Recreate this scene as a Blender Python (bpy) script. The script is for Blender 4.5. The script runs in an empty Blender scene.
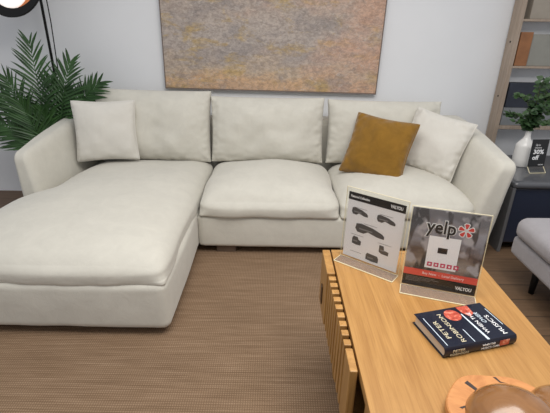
import bpy, bmesh, math, random
from mathutils import Vector, Matrix, noise
random.seed(7)
SC = bpy.context.scene
COL = SC.collection
R = math.radians
PI = math.pi

# ------------------------------------------------------------------ materials
def nodes_of(name):
    m = bpy.data.materials.new(name); m.use_nodes = True
    nt = m.node_tree
    return m, nt, nt.nodes['Principled BSDF']

def N(nt, t, **kw):
    n = nt.nodes.new(t)
    for k, v in kw.items():
        if k in n.inputs: n.inputs[k].default_value = v
        else: setattr(n, k, v)
    return n

def coords(nt, scale=(1, 1, 1), kind='Object', rot=(0, 0, 0)):
    tc = N(nt, 'ShaderNodeTexCoord'); mp = N(nt, 'ShaderNodeMapping')
    mp.inputs['Scale'].default_value = scale
    mp.inputs['Rotation'].default_value = rot
    nt.links.new(tc.outputs[kind], mp.inputs['Vector'])
    return mp.outputs['Vector']

def ramp(nt, fac, stops):
    r = N(nt, 'ShaderNodeValToRGB'); e = r.color_ramp.elements
    while len(e) < len(stops): e.new(0.5)
    for k, (p, c) in zip(e, stops): k.position = p; k.color = (*c, 1)
    nt.links.new(fac, r.inputs['Fac'])
    return r.outputs['Color']

def mixc(nt, fac, a, b, mode='MIX'):
    m = N(nt, 'ShaderNodeMix', data_type='RGBA', blend_type=mode)
    for i, v in ((0, fac), (6, a), (7, b)):
        if isinstance(v, (int, float)): m.inputs[i].default_value = v
        elif isinstance(v, tuple): m.inputs[i].default_value = (*v, 1)
        else: nt.links.new(v, m.inputs[i])
    return m.outputs[2]

def noise_tex(nt, vec, scale, detail=4, rough=0.55, dist=0.0):
    n = N(nt, 'ShaderNodeTexNoise', Scale=scale, Detail=detail, Roughness=rough, Distortion=dist)
    nt.links.new(vec, n.inputs['Vector'])
    return n.outputs['Fac']

def bump(nt, bs, h, strength=0.3, dist=0.01):
    b = N(nt, 'ShaderNodeBump', Strength=strength, Distance=dist)
    nt.links.new(h, b.inputs['Height']); nt.links.new(b.outputs['Normal'], bs.inputs['Normal'])

def plain(name, c, rough=0.5, metal=0.0, spec=0.5, coat=0.0, var=0.0):
    m, nt, bs = nodes_of(name)
    bs.inputs['Base Color'].default_value = (*c, 1)
    bs.inputs['Roughness'].default_value = rough
    bs.inputs['Metallic'].default_value = metal
    bs.inputs['Specular IOR Level'].default_value = spec
    bs.inputs['Coat Weight'].default_value = coat
    if var:
        f = noise_tex(nt, coords(nt), 9)
        lo = tuple(x * (1 - var) for x in c); hi = tuple(min(1, x * (1 + var)) for x in c)
        nt.links.new(ramp(nt, f, [(0.3, lo), (0.7, hi)]), bs.inputs['Base Color'])
    return m

def fabric(name, c, mottle=0.06, fine=260, sheen=0.25, bstr=0.12):
    m, nt, bs = nodes_of(name)
    v = coords(nt)
    f = noise_tex(nt, v, 11, 6, 0.66, 0.6)
    lo = tuple(x * (1 - mottle) for x in c); hi = tuple(min(1, x * (1 + mottle)) for x in c)
    col = ramp(nt, f, [(0.33, lo), (0.67, hi)])
    nt.links.new(col, bs.inputs['Base Color'])
    bs.inputs['Roughness'].default_value = 0.9
    bs.inputs['Specular IOR Level'].default_value = 0.15
    bs.inputs['Sheen Weight'].default_value = sheen
    bs.inputs['Sheen Roughness'].default_value = 0.5
    g = noise_tex(nt, v, fine, 3, 0.6)
    h = noise_tex(nt, v, 14, 4, 0.6, 0.8)
    a = N(nt, 'ShaderNodeMath', operation='MULTIPLY_ADD'); a.inputs[1].default_value = 4.0
    nt.links.new(h, a.inputs[0]); nt.links.new(g, a.inputs[2])
    bump(nt, bs, a.outputs[0], bstr, 0.006)
    return m

def wood(name, light, dark, axis='y', rough=0.4, scale=1.0, coat=0.0, blotch=0.0):
    m, nt, bs = nodes_of(name)
    s = {'x': (1.2, 14, 14), 'y': (14, 1.2, 14), 'z': (14, 14, 1.2)}[axis]
    v = coords(nt, tuple(k * scale for k in s))
    f = noise_tex(nt, v, 1.3, 6, 0.6, 1.2)
    c1 = ramp(nt, f, [(0.32, dark), (0.5, tuple((a + b) / 2 for a, b in zip(light, dark))), (0.62, light)])
    fs = {'x': (3, 120, 120), 'y': (120, 3, 120), 'z': (120, 120, 3)}[axis]
    g = noise_tex(nt, coords(nt, fs), 1.6, 3, 0.6)
    c2 = ramp(nt, g, [(0.35, (0.82, 0.78, 0.72)), (0.55, (1, 1, 1))])
    nt.links.new(mixc(nt, 0.8, c1, c2, 'MULTIPLY'), bs.inputs['Base Color'])
    bs.inputs['Roughness'].default_value = rough
    bs.inputs['Coat Weight'].default_value = coat
    bs.inputs['Coat Roughness'].default_value = 0.12
    bump(nt, bs, g, 0.06, 0.002)
    return m

M = {}
M['cream'] = fabric('cream_suede', (0.595, 0.572, 0.505), 0.04)
M['white_linen'] = fabric('white_linen', (0.64, 0.615, 0.56), 0.02, 420)
M['mustard'] = fabric('mustard_velvet', (0.235, 0.12, 0.018), 0.14, 300, 0.3)
M['grey_fabric'] = fabric('grey_fabric', (0.33, 0.315, 0.33), 0.06, 380)
M['oak'] = wood('honey_oak', (0.48, 0.258, 0.082), (0.36, 0.178, 0.05), 'y', 0.38)
M['oak_z'] = wood('honey_oak_upright', (0.50, 0.27, 0.085), (0.37, 0.185, 0.052), 'z', 0.42)
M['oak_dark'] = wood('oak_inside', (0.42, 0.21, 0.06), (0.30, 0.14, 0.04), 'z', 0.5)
M['pale_wood'] = wood('pale_wood', (0.42, 0.335, 0.265), (0.33, 0.26, 0.205), 'z', 0.55)
M['leg_wood'] = plain('walnut_leg', (0.13, 0.09, 0.065), 0.5, var=0.2)
M['black'] = plain('black_metal', (0.006, 0.006, 0.006), 0.5, spec=0.25)
M['black_paper'] = plain('black_paper', (0.012, 0.012, 0.013), 0.45)
M['dark_grey'] = plain('charcoal_print', (0.09, 0.085, 0.085), 0.6)
M['mid_grey'] = plain('grey_print', (0.24, 0.23, 0.23), 0.6)
M['white_paper'] = plain('white_paper', (0.88, 0.865, 0.88), 0.5)
M['white_ink'] = plain('white_ink', (0.85, 0.85, 0.85), 0.5)
M['red_ink'] = plain('red_ink', (0.62, 0.05, 0.045), 0.5)
M['coral_ink'] = plain('coral_ink', (0.75, 0.10, 0.07), 0.5)
M['crimson_ink'] = plain('crimson_ink', (0.60, 0.03, 0.10), 0.5)
M['copper'] = plain('copper_inside', (0.50, 0.20, 0.07), 0.4, 0.3)
M['ceramic'] = plain('white_ceramic', (0.78, 0.77, 0.75), 0.25)
M['soil'] = plain('soil', (0.03, 0.02, 0.015), 0.9, var=0.4)
M['pot'] = plain('dark_planter', (0.03, 0.028, 0.028), 0.6)
M['stem'] = plain('plant_stem', (0.07, 0.10, 0.03), 0.6)
M['navy_book'] = plain('navy_cover', (0.008, 0.010, 0.022), 0.3, spec=0.3, coat=0.2)
M['pages'] = plain('book_pages', (0.62, 0.52, 0.40), 0.8, var=0.1)
M['gold_ink'] = plain('pale_gold_ink', (0.62, 0.55, 0.38), 0.5)
M['silver_ink'] = plain('silver_blue_ink', (0.62, 0.72, 0.80), 0.4)
M['edge'] = plain('acrylic_edge', (0.80, 0.72, 0.48), 0.3)
M['leather_brown'] = plain('brown_leather', (0.27, 0.115, 0.045), 0.5, var=0.25)
M['grey_box'] = plain('grey_green_board', (0.27, 0.265, 0.235), 0.7, var=0.08)
M['beige_box'] = plain('beige_board', (0.34, 0.30, 0.25), 0.7, var=0.08)
M['navy_box'] = plain('navy_cloth', (0.025, 0.03, 0.045), 0.7, var=0.2)
M['slate_box'] = plain('slate_board', (0.20, 0.21, 0.22), 0.7, var=0.1)
M['pull'] = plain('brown_pull', (0.09, 0.045, 0.02), 0.5)

def mk_leaf(name, a, b):
    m, nt, bs = nodes_of(name)
    f = noise_tex(nt, coords(nt), 7, 3)
    nt.links.new(ramp(nt, f, [(0.3, a), (0.7, b)]), bs.inputs['Base Color'])
    bs.inputs['Roughness'].default_value = 0.45
    return m
M['palm'] = mk_leaf('palm_leaf', (0.013, 0.042, 0.010), (0.042, 0.115, 0.027))
M['ivy'] = mk_leaf('ivy_leaf', (0.018, 0.05, 0.018), (0.07, 0.13, 0.045))

def mk_acrylic(name='clear_acrylic', refl_tint=0.0):
    m = bpy.data.materials.new(name); m.use_nodes = True
    nt = m.node_tree; nt.nodes.clear()
    o = N(nt, 'ShaderNodeOutputMaterial'); mx = N(nt, 'ShaderNodeMixShader')
    t = N(nt, 'ShaderNodeBsdfTransparent'); t.inputs['Color'].default_value = (0.985, 0.985, 0.975, 1)
    g = N(nt, 'ShaderNodeBsdfGlossy'); g.inputs['Roughness'].default_value = 0.06
    lw = N(nt, 'ShaderNodeLayerWeight', Blend=0.5)
    pw = N(nt, 'ShaderNodeMath', operation='POWER'); pw.inputs[1].default_value = 4.0
    ad = N(nt, 'ShaderNodeMath', operation='MULTIPLY_ADD'); ad.inputs[1].default_value = 0.75; ad.inputs[2].default_value = 0.025
    nt.links.new(lw.outputs['Facing'], pw.inputs[0]); nt.links.new(pw.outputs[0], ad.inputs[0])
    nt.links.new(ad.outputs[0], mx.inputs[0]); nt.links.new(t.outputs[0], mx.inputs[1])
    nt.links.new(g.outputs[0], mx.inputs[2]); nt.links.new(mx.outputs[0], o.inputs[0])
    if refl_tint:  # foot plate's grey-brown reflection, mixed in as diffuse colour
        df = N(nt, 'ShaderNodeBsdfDiffuse', Color=(0.42, 0.37, 0.34, 1)); m2 = N(nt, 'ShaderNodeMixShader'); m2.inputs[0].default_value = refl_tint
        nt.links.new(mx.outputs[0], m2.inputs[1]); nt.links.new(df.outputs[0], m2.inputs[2]); nt.links.new(m2.outputs[0], o.inputs[0])
    return m
M['acrylic'] = mk_acrylic()
M['acrylic_foot'] = mk_acrylic('acrylic_with_reflection', 0.32)

def mk_cabinet():
    m, nt, bs = nodes_of('navy_lacquer')
    bs.inputs['Base Color'].default_value = (0.022, 0.028, 0.05, 1)
    bs.inputs['Roughness'].default_value = 0.28
    bs.inputs['Coat Weight'].default_value = 0.6
    bs.inputs['Coat Roughness'].default_value = 0.2
    f = noise_tex(nt, coords(nt), 30, 3)
    bump(nt, bs, f, 0.03, 0.003)
    return m
M['lacquer'] = mk_cabinet()

def mk_wall():
    m, nt, bs = nodes_of('white_wall_paint')
    f = noise_tex(nt, coords(nt), 3, 3)
    nt.links.new(ramp(nt, f, [(0.3, (0.755, 0.765, 0.785)), (0.7, (0.775, 0.785, 0.805))]), bs.inputs['Base Color'])
    bs.inputs['Roughness'].default_value = 0.75
    bump(nt, bs, noise_tex(nt, coords(nt), 180, 2), 0.05, 0.002)
    return m
M['wall'] = mk_wall()

def mk_rug():
    m, nt, bs = nodes_of('woven_sisal')
    a = noise_tex(nt, coords(nt, (3.2, 70, 1)), 1.0, 5, 0.7)
    c1 = ramp(nt, a, [(0.30, (0.200, 0.130, 0.080)), (0.5, (0.265, 0.177, 0.112)), (0.70, (0.335, 0.232, 0.154))])
    # weave: thick weft ribs along x crossed by warp threads
    w1 = N(nt, 'ShaderNodeTexWave', bands_direction='Y', Scale=26.0, Distortion=0.6, Detail=1.0)
    w2 = N(nt, 'ShaderNodeTexWave', bands_direction='X', Scale=30.0, Distortion=0.8, Detail=1.0)
    v = coords(nt)
    nt.links.new(v, w1.inputs['Vector']); nt.links.new(v, w2.inputs['Vector'])
    pr = N(nt, 'ShaderNodeMath', operation='MULTIPLY')
    nt.links.new(w1.outputs['Fac'], pr.inputs[0]); nt.links.new(w2.outputs['Fac'], pr.inputs[1])
    c2 = ramp(nt, pr.outputs[0], [(0.05, (0.62, 0.59, 0.56)), (0.5, (1.14, 1.14, 1.14))])
    big = noise_tex(nt, coords(nt, (1, 2, 1)), 1.5, 3)
    c3 = ramp(nt, big, [(0.3, (0.94, 0.94, 0.94)), (0.7, (1.06, 1.06, 1.06))])
    col = mixc(nt, 0.75, c1, c2, 'MULTIPLY'); col = mixc(nt, 1.0, col, c3, 'MULTIPLY')
    nt.links.new(col, bs.inputs['Base Color'])
    bs.inputs['Roughness'].default_value = 0.95
    bs.inputs['Specular IOR Level'].default_value = 0.1
    bump(nt, bs, pr.outputs[0], 0.5, 0.004)
    return m
M['rug'] = mk_rug()

def mk_floor():
    m, nt, bs = nodes_of('brown_plank_floor')
    br = N(nt, 'ShaderNodeTexBrick', Scale=1.0)
    br.offset = 0.4
    for k, val in (('Brick Width', 1.2), ('Row Height', 0.16), ('Mortar Size', 0.003)): br.inputs[k].default_value = val
    br.inputs['Color1'].default_value = (0.125, 0.076, 0.042, 1)
    br.inputs['Color2'].default_value = (0.165, 0.102, 0.060, 1)
    br.inputs['Mortar'].default_value = (0.045, 0.03, 0.02, 1)
    nt.links.new(coords(nt), br.inputs['Vector'])
    g = noise_tex(nt, coords(nt, (3, 45, 1)), 1.4, 5, 0.6)
    c = ramp(nt, g, [(0.3, (0.72, 0.7, 0.68)), (0.7, (1.15, 1.15, 1.15))])
    nt.links.new(mixc(nt, 0.9, br.outputs['Color'], c, 'MULTIPLY'), bs.inputs['Base Color'])
    bs.inputs['Roughness'].default_value = 0.55
    return m
M['floor'] = mk_floor()

def mk_painting():
    m, nt, bs = nodes_of('abstract_canvas')
    tc = N(nt, 'ShaderNodeTexCoord'); sp = N(nt, 'ShaderNodeSeparateXYZ')
    nt.links.new(tc.outputs['Object'], sp.inputs[0])
    warp = noise_tex(nt, coords(nt, (1.6, 1, 3.2)), 1.6, 5, 0.6)
    h = N(nt, 'ShaderNodeMath', operation='MULTIPLY_ADD'); h.inputs[1].default_value = 0.55
    nt.links.new(warp, h.inputs[0]); nt.links.new(sp.outputs['Z'], h.inputs[2])
    base = ramp(nt, h.outputs[0], [(0.22, (0.50, 0.335, 0.225)), (0.34, (0.55, 0.36, 0.215)), (0.44, (0.46, 0.36, 0.27)),
                                  (0.56, (0.36, 0.305, 0.275)), (0.72, (0.40, 0.345, 0.31)), (0.9, (0.40, 0.33, 0.285))])
    # grey-blue cloud in the middle and ochre patches
    cl = noise_tex(nt, coords(nt, (1.0, 1, 1.9)), 2.6, 5, 0.6, 0.5)
    clm = ramp(nt, cl, [(0.5, (0, 0, 0)), (0.64, (0.75, 0.75, 0.75))])
    c = mixc(nt, clm, base, (0.275, 0.245, 0.235))
    oc = noise_tex(nt, coords(nt, (1.1, 1, 2.6), rot=(0, 0.2, 0)), 3.1, 5, 0.65, 0.4)
    ocm = ramp(nt, oc, [(0.53, (0, 0, 0)), (0.64, (0.75, 0.75, 0.75))])
    c = mixc(nt, ocm, c, (0.43, 0.30, 0.115))
    pk = noise_tex(nt, coords(nt, (0.9, 1, 1.6), rot=(0, -0.3, 0)), 1.7, 4, 0.6)
    pkx = N(nt, 'ShaderNodeMath', operation='MULTIPLY_ADD'); pkx.inputs[1].default_value = 0.22
    nt.links.new(sp.outputs['X'], pkx.inputs[0]); nt.links.new(pk, pkx.inputs[2])
    pkm = ramp(nt, pkx.outputs[0], [(0.54, (0, 0, 0)), (0.74, (0.75, 0.75, 0.75))])
    c = mixc(nt, pkm, c, (0.53, 0.315, 0.215))
    # pale scratches and speckle of the palette knife
    sc = noise_tex(nt, coords(nt, (7, 1, 13)), 1.8, 6, 0.8, 1.6)
    scm = ramp(nt, sc, [(0.54, (0, 0, 0)), (0.64, (0.65, 0.65, 0.65))])
    c = mixc(nt, scm, c, (0.50, 0.44, 0.385))
    dk = noise_tex(nt, coords(nt, (4.5, 1, 15)), 2.3, 6, 0.8, 1.0)
    dkm = ramp(nt, dk, [(0.52, (0, 0, 0)), (0.66, (0.65, 0.65, 0.65))])
    c = mixc(nt, dkm, c, (0.25, 0.205, 0.185))
    spk = noise_tex(nt, coords(nt, (1, 1, 1.5)), 34, 3, 0.7, 0.6)
    c = mixc(nt, 0.7, c, ramp(nt, spk, [(0.36, (0.70, 0.68, 0.67)), (0.5, (1, 1, 1)), (0.64, (1.3, 1.28, 1.25))]), 'MULTIPLY')
    nt.links.new(c, bs.inputs['Base Color'])
    bs.inputs['Roughness'].default_value = 0.65
    bump(nt, bs, sc, 0.25, 0.004)
    return m
M['painting'] = mk_painting()

def mk_showroom_print():
    m, nt, bs = nodes_of('blurred_showroom_print')
    tc = N(nt, 'ShaderNodeTexCoord'); sp = N(nt, 'ShaderNodeSeparateXYZ')
    nt.links.new(tc.outputs['Object'], sp.inputs[0])
    w = noise_tex(nt, coords(nt, (7, 13, 1)), 1.6, 2, 0.5)
    h = N(nt, 'ShaderNodeMath', operation='MULTIPLY_ADD'); h.inputs[1].default_value = 0.12
    nt.links.new(w, h.inputs[0]); nt.links.new(sp.outputs['Y'], h.inputs[2])
    base = ramp(nt, h.outputs[0], [(0.10, (0.07, 0.055, 0.05)), (0.155, (0.33, 0.27, 0.225)), (0.21, (0.10, 0.07, 0.06)),
                                  (0.245, (0.22, 0.215, 0.24)), (0.285, (0.30, 0.30, 0.34)), (0.33, (0.15, 0.14, 0.15))])
    v = noise_tex(nt, coords(nt, (26, 6, 1)), 1.0, 2, 0.5)
    c = mixc(nt, ramp(nt, v, [(0.5, (0, 0, 0)), (0.58, (0.9, 0.9, 0.9))]), base, (0.04, 0.035, 0.035))
    v2 = noise_tex(nt, coords(nt, (12, 9, 1)), 1.7, 2, 0.5)
    c = mixc(nt, ramp(nt, v2, [(0.53, (0, 0, 0)), (0.62, (0.85, 0.85, 0.85))]), c, (0.42, 0.40, 0.42))
    nt.links.new(c, bs.inputs['Base Color'])
    bs.inputs['Roughness'].default_value = 0.45
    return m
M['showroom'] = mk_showroom_print()

def mk_burl(name, a, b, rough, coat, sc=16):
    m, nt, bs = nodes_of(name)
    f = noise_tex(nt, coords(nt), sc, 6, 0.6, 2.0)
    nt.links.new(ramp(nt, f, [(0.3, b), (0.6, a)]), bs.inputs['Base Color'])
    bs.inputs['Roughness'].default_value = rough
    bs.inputs['Coat Weight'].default_value = coat
    bs.inputs['Coat Roughness'].default_value = 0.15
    return m
M['burl_flat'] = mk_burl('burl_flat', (0.56, 0.245, 0.08), (0.42, 0.165, 0.048), 0.5, 0.1)
M['burl_gloss'] = mk_burl('burl_gloss', (0.255, 0.115, 0.036), (0.19, 0.080, 0.023), 0.22, 0.7, 9)

def mk_orb():
    m, nt, bs = nodes_of('red_orb_print')
    f = noise_tex(nt, coords(nt), 55, 4, 0.7)
    nt.links.new(ramp(nt, f, [(0.3, (0.20, 0.02, 0.015)), (0.55, (0.55, 0.10, 0.06)), (0.75, (0.9, 0.6, 0.45))]), bs.inputs['Base Color'])
    bs.inputs['Roughness'].default_value = 0.3
    return m
M['orb'] = mk_orb()

def mk_emit(name, c, s):
    m, nt, bs = nodes_of(name)
    bs.inputs['Base Color'].default_value = (*c, 1)
    bs.inputs['Emission Color'].default_value = (*c, 1)
    bs.inputs['Emission Strength'].default_value = s
    return m
M['glow'] = mk_emit('lamp_diffuser_glow', (1.0, 0.95, 0.90), 0.75)

# ------------------------------------------------------------------ mesh helpers
def link(name, bm, mat, parent=None, smooth=False):
    bm.normal_update()
    me = bpy.data.meshes.new(name); bm.to_mesh(me); bm.free()
    if smooth:
        for p in me.polygons: p.use_smooth = True
    o = bpy.data.objects.new(name, me); COL.objects.link(o)
    for mm in (mat if isinstance(mat, (list, tuple)) else [mat]): me.materials.append(mm)
    if parent: o.parent = parent
    return o

def thing(name, label, cat, loc=(0, 0, 0), rotz=0, group=None):
    o = bpy.data.objects.new(name, None); COL.objects.link(o)
    o.empty_display_size = 0.1
    o.location = loc; o.rotation_euler = (0, 0, rotz)
    tag(o, label, cat, group); return o

def tag(o, label, cat, group=None):
    o['label'] = label; o['category'] = cat
    if group: o['group'] = group
    return o

def box(bm, x0, x1, y0, y1, z0, z1, bevel=0.0, seg=2):
    r = bmesh.ops.create_cube(bm, size=1)
    vs = r['verts']
    for v in vs:
        v.co = Vector(((x0 + x1) / 2 + v.co.x * (x1 - x0), (y0 + y1) / 2 + v.co.y * (y1 - y0), (z0 + z1) / 2 + v.co.z * (z1 - z0)))
    if bevel:
        es = list({e for v in vs for e in v.link_edges})
        bmesh.ops.bevel(bm, geom=es, offset=bevel, segments=seg, affect='EDGES', profile=0.5)
    return bm

def abox(name, mat, parent, x0, x1, y0, y1, z0, z1, bevel=0.003):
    return link(name, box(bmesh.new(), x0, x1, y0, y1, z0, z1, bevel), mat, parent)

def tube(bm, pts, r, n=8, cap=True):
    pts = [Vector(p) for p in pts]; rings = []
    rr = r if isinstance(r, (list, tuple)) else [r] * len(pts)
    up = Vector((0, 0, 1)); prev = None
    for i, p in enumerate(pts):
        t = (pts[min(i + 1, len(pts) - 1)] - pts[max(i - 1, 0)]).normalized()
        if prev is None:
            a = t.cross(up)
            if a.length < 1e-3: a = t.cross(Vector((1, 0, 0)))
        else: a = prev - t * prev.dot(t)
        a.normalize(); prev = a; b = t.cross(a)
        rings.append([bm.verts.new(p + (a * math.cos(2 * PI * k / n) + b * math.sin(2 * PI * k / n)) * rr[i]) for k in range(n)])
    for A, B in zip(rings, rings[1:]):
        for k in range(n): bm.faces.new((A[k], A[(k + 1) % n], B[(k + 1) % n], B[k]))
    if cap: bm.faces.new(rings[0][::-1]); bm.faces.new(rings[-1])
    return bm

def lathe(bm, prof, n=40, loc=(0, 0, 0)):
    L = Vector(loc); rings = []
    for r, z in prof:
        if r < 1e-5: rings.append([bm.verts.new(L + Vector((0, 0, z)))])
        else: rings.append([bm.verts.new(L + Vector((r * math.cos(2 * PI * k / n), r * math.sin(2 * PI * k / n), z))) for k in range(n)])
    for A, B in zip(rings, rings[1:]):
        for k in range(n):
            k2 = (k + 1) % n
            if len(A) == 1 and len(B) == 1: continue
            if len(A) == 1: bm.faces.new((A[0], B[k2], B[k]))
            elif len(B) == 1: bm.faces.new((A[k], A[k2], B[0]))
            else: bm.faces.new((A[k], A[k2], B[k2], B[k]))
    bmesh.ops.recalc_face_normals(bm, faces=bm.faces)
    return bm

def soft_box(x0, x1, y0, y1, z0, z1, r, crown=(0, 0, 0), n=26, wob=0.006, seed=0, deform=None, low=1.0, roll=(0.0, 0.2)):
    """Upholstered block: rounded box with bulging faces and soft irregular wrinkles."""
    bm = bmesh.new(); half = Vector(((x1 - x0) / 2, (y1 - y0) / 2, (z1 - z0) / 2))
    c0 = Vector(((x0 + x1) / 2, (y0 + y1) / 2, (z0 + z1) / 2))
    ts = [math.sin((i / n - 0.5) * PI) * 0.55 + (i / n * 2 - 1) * 0.45 for i in range(n + 1)]
    cache = {}
    rr = min(r, half.x * .98, half.y * .98, half.z * .98)
    rt = rr
    def vert(i, j, k):
        key = (i, j, k)
        if key in cache: return cache[key]
        u = Vector((ts[i], ts[j], ts[k]))
        bl = max(0, min(1, (u.z + .9) / 1.1)); rr = rt * (low + (1 - low) * bl * bl * (3 - 2 * bl))
        q = Vector((u.x * half.x, u.y * half.y, u.z * half.z))
        c = Vector([max(-(h - rr), min(h - rr, a)) for a, h in zip(q, half)])
        d = q - c
        if d.length > 1e-9:
            m = max(abs(d.x), abs(d.y), abs(d.z)); q = c + d.normalized() * m if True else q
            nrm = d.normalized()
        else: nrm = Vector((0, 0, 0))
        sx, sy, sz = 1 - u.x ** 4, 1 - u.y ** 4, 1 - u.z ** 2
        sx2, sy2 = 1 - u.x ** 2, 1 - u.y ** 2
        if q.z > 0: q.z += crown[2] * sx2 * sy2 * max(0, u.z)
        q.x += (1 if u.x > 0 else -1) * crown[0] * sy * sz * abs(u.x) ** 3
        q.y += (1 if u.y > 0 else -1) * crown[1] * sx * sz * abs(u.y) ** 3
        if roll[0]:
            # the stuffed top falls away softly toward every edge
            g = 0.0
            for e in (half.x - abs(q.x), half.y - abs(q.y)): g = math.hypot(g, max(0.0, 1 - e / roll[1]) ** 2)
            q.z -= roll[0] * min(g, 1.05) * max(0.0, min(1.0, (q.z + half.z) / (2 * half.z)))
        p = c0 + q
        if wob:
            s = Vector((seed * 3.1, seed * 1.7, seed * 5.3))
            w = noise.noise(p * 3.2 + s) * 1.2 + noise.noise(p * 8 + s) * 0.45 + noise.noise(p * 19 + s) * .15
            p += nrm * w * wob
        if deform: p = deform(p, u)
        cache[key] = bm.verts.new(p); return cache[key]
    for a in range(n):
        for b in range(n):
            for f in range(6):
                def P(s, t):
                    return [(s, t, n), (t, s, 0), (s, 0, t), (t, n, s), (n, s, t), (0, t, s)][f]
                bm.faces.new([vert(*P(a, b)), vert(*P(a + 1, b)), vert(*P(a + 1, b + 1)), vert(*P(a, b + 1))])
    if roll[0]:
        for _ in range(5): bmesh.ops.smooth_vert(bm, verts=[v for v in bm.verts if v.co.z > z0 + .03], factor=0.5, use_axis_x=True, use_axis_y=True, use_axis_z=True)
    return bm

def pillow_mesh(w, h, T, edge=0.012, n=36, pinch=0.035, seed=0, wob=0.008, p=2.6, wrinkle=0.0, corner=0.0):
    """Stuffed cushion in the local x (width) / z (height) plane, bulging along y."""
    bm = bmesh.new(); front, back = {}, {}
    for side, store in ((-1, front), (1, back)):
        for i in range(n + 1):
            for j in range(n + 1):
                a = i / n * 2 - 1; b = j / n * 2 - 1
                a = math.sin(a * PI / 2) * .5 + a * .5; b = math.sin(b * PI / 2) * .5 + b * .5
                x = a * w / 2 * (1 - pinch * (1 - b * b) * abs(a) ** 2) ; z = b * h / 2 * (1 - pinch * (1 - a * a) * abs(b) ** 2)
                cr = 1 - corner * (a * b) ** 4; x *= cr; z *= cr
                t = max(0, (1 - abs(a) ** p) * (1 - abs(b) ** p)) ** 0.55
                y = edge + (T / 2 - edge) * t
                s = Vector((seed * 2.3, seed * 4.1 + side * 7, seed))
                q = Vector((x, 0, z))
                y += t * wob * (noise.noise(q * 4 + s) * 1.3 + noise.noise(q * 11 + s) * .5)
                if wrinkle:
                    d = min(1 - abs(a), 1 - abs(b))
                    y += wrinkle * math.exp(-d * 5) * (1 if d > 0.02 else 0) * noise.noise(Vector((x * 26, z * 26, side)) + s)
                store[i, j] = bm.verts.new((x, side * y, z))
    for i in range(n):
        for j in range(n):
            f = front; bm.faces.new((f[i, j], f[i + 1, j], f[i + 1, j + 1], f[i, j + 1]))
            f = back; bm.faces.new((f[i, j], f[i, j + 1], f[i + 1, j + 1], f[i + 1, j]))
    ring = [(i, 0) for i in range(n)] + [(n, j) for j in range(n)] + [(i, n) for i in range(n, 0, -1)] + [(0, j) for j in range(n, 0, -1)]
    for k in range(len(ring)):
        a, b = ring[k], ring[(k + 1) % len(ring)]
        bm.faces.new((front[b], front[a], back[a], back[b]))
    return bm

def seam_cord(w, h, r, pinch, n=20):
    """Piping that follows the outline of a pillow_mesh."""
    pts = []
    def pt(a, b):
        c = 1 - 0.04 * (a * b) ** 4
        return (c * a * w / 2 * (1 - pinch * (1 - b * b) * abs(a) ** 2), 0, c * b * h / 2 * (1 - pinch * (1 - a * a) * abs(b) ** 2))
    for k in range(n): pts.append(pt(-1 + 2 * k / n, -1))
    for k in range(n): pts.append(pt(1, -1 + 2 * k / n))
    for k in range(n): pts.append(pt(1 - 2 * k / n, 1))
    for k in range(n + 1): pts.append(pt(-1, 1 - 2 * k / n))
    return tube(bmesh.new(), pts, r, 6)

def poly(bm, pts, z=0.0, t=0.0):
    """Flat outline in local xy, optional thickness t below it."""
    vs = [bm.verts.new((x, y, z)) for x, y in pts]
    f = bm.faces.new(vs)
    if f.calc_area() and f.normal.length == 0: pass
    bm.normal_update()
    if f.normal.z < 0: f.normal_flip()
    if t:
        r = bmesh.ops.extrude_face_region(bm, geom=[f])
        for v in r['geom']:
            if isinstance(v, bmesh.types.BMVert): v.co.z += t
    return bm

def rect(x0, x1, y0, y1): return [(x0, y0), (x1, y0), (x1, y1), (x0, y1)]

def text_mesh(name, body, size, mat, parent, mtx, align='CENTER', bold=0.0, width=None, extrude=0.0003, shear=0.0):
    cu = bpy.data.curves.new(name, 'FONT'); cu.body = body; cu.size = size
    cu.align_x = align; cu.align_y = 'CENTER'; cu.extrude = extrude; cu.offset = bold; cu.shear = shear
    cu.resolution_u = 3
    t = bpy.data.objects.new(name, cu); COL.objects.link(t)
    bpy.context.view_layer.update()
    dg = bpy.context.evaluated_depsgraph_get()
    me = bpy.data.meshes.new_from_object(t.evaluated_get(dg))
    bpy.data.objects.remove(t); bpy.data.curves.remove(cu)
    if width and len(me.vertices):
        xs = [v.co.x for v in me.vertices]; k = width / (max(xs) - min(xs))
        for v in me.vertices: v.co.x *= k
    o = bpy.data.objects.new(name, me); COL.objects.link(o)
    me.materials.clear(); me.materials.append(mat)
    o.parent = parent; o.matrix_local = mtx
    return o

def struct(o): o['kind'] = 'structure'; return o

# ------------------------------------------------------------------ room shell
WALL_Y = 3.72
struct(abox('floor', M['floor'], None, -3.4, 3.6, -0.8, WALL_Y, -0.05, 0.0, 0))
struct(abox('wall_back', M['wall'], None, -3.4, 3.6, WALL_Y, WALL_Y + 0.1, 0.0, 3.0, 0))
tag(abox('woven_rug', M['rug'], None, -3.0, 1.28, -0.1, 3.10, 0.0, 0.009, 0.003),
    'brown woven sisal rug under the cream sectional sofa and oak console', 'rug')

# ------------------------------------------------------------------ sectional sofa
sofa = thing('sectional_sofa', 'large cream suede L-shaped sofa with chaise at its left end, on the woven rug', 'sofa', (0, 3.0, 0))
def S(name, bm, mat=None, smooth=True):
    o = link(name, bm, mat or M['cream'], sofa, smooth)
    o.location = (0, -3.0, 0)
    return o
# frame: main run and chaise run
S('base', soft_box(-0.535, 1.47, 2.56, 3.56, 0.06, 0.30, 0.028, (0, 0.004, 0), 22, 0.003, 1))
S('chaise_base', soft_box(-1.76, -0.535, 1.70, 3.56, 0.045, 0.325, 0.04, (0.004, 0.006, 0), 26, 0.005, 2))
S('back_frame', soft_box(-1.70, 1.50, 3.50, 3.68, 0.06, 0.78, 0.05, (0, 0, 0.0), 22, 0.004, 3))

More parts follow.
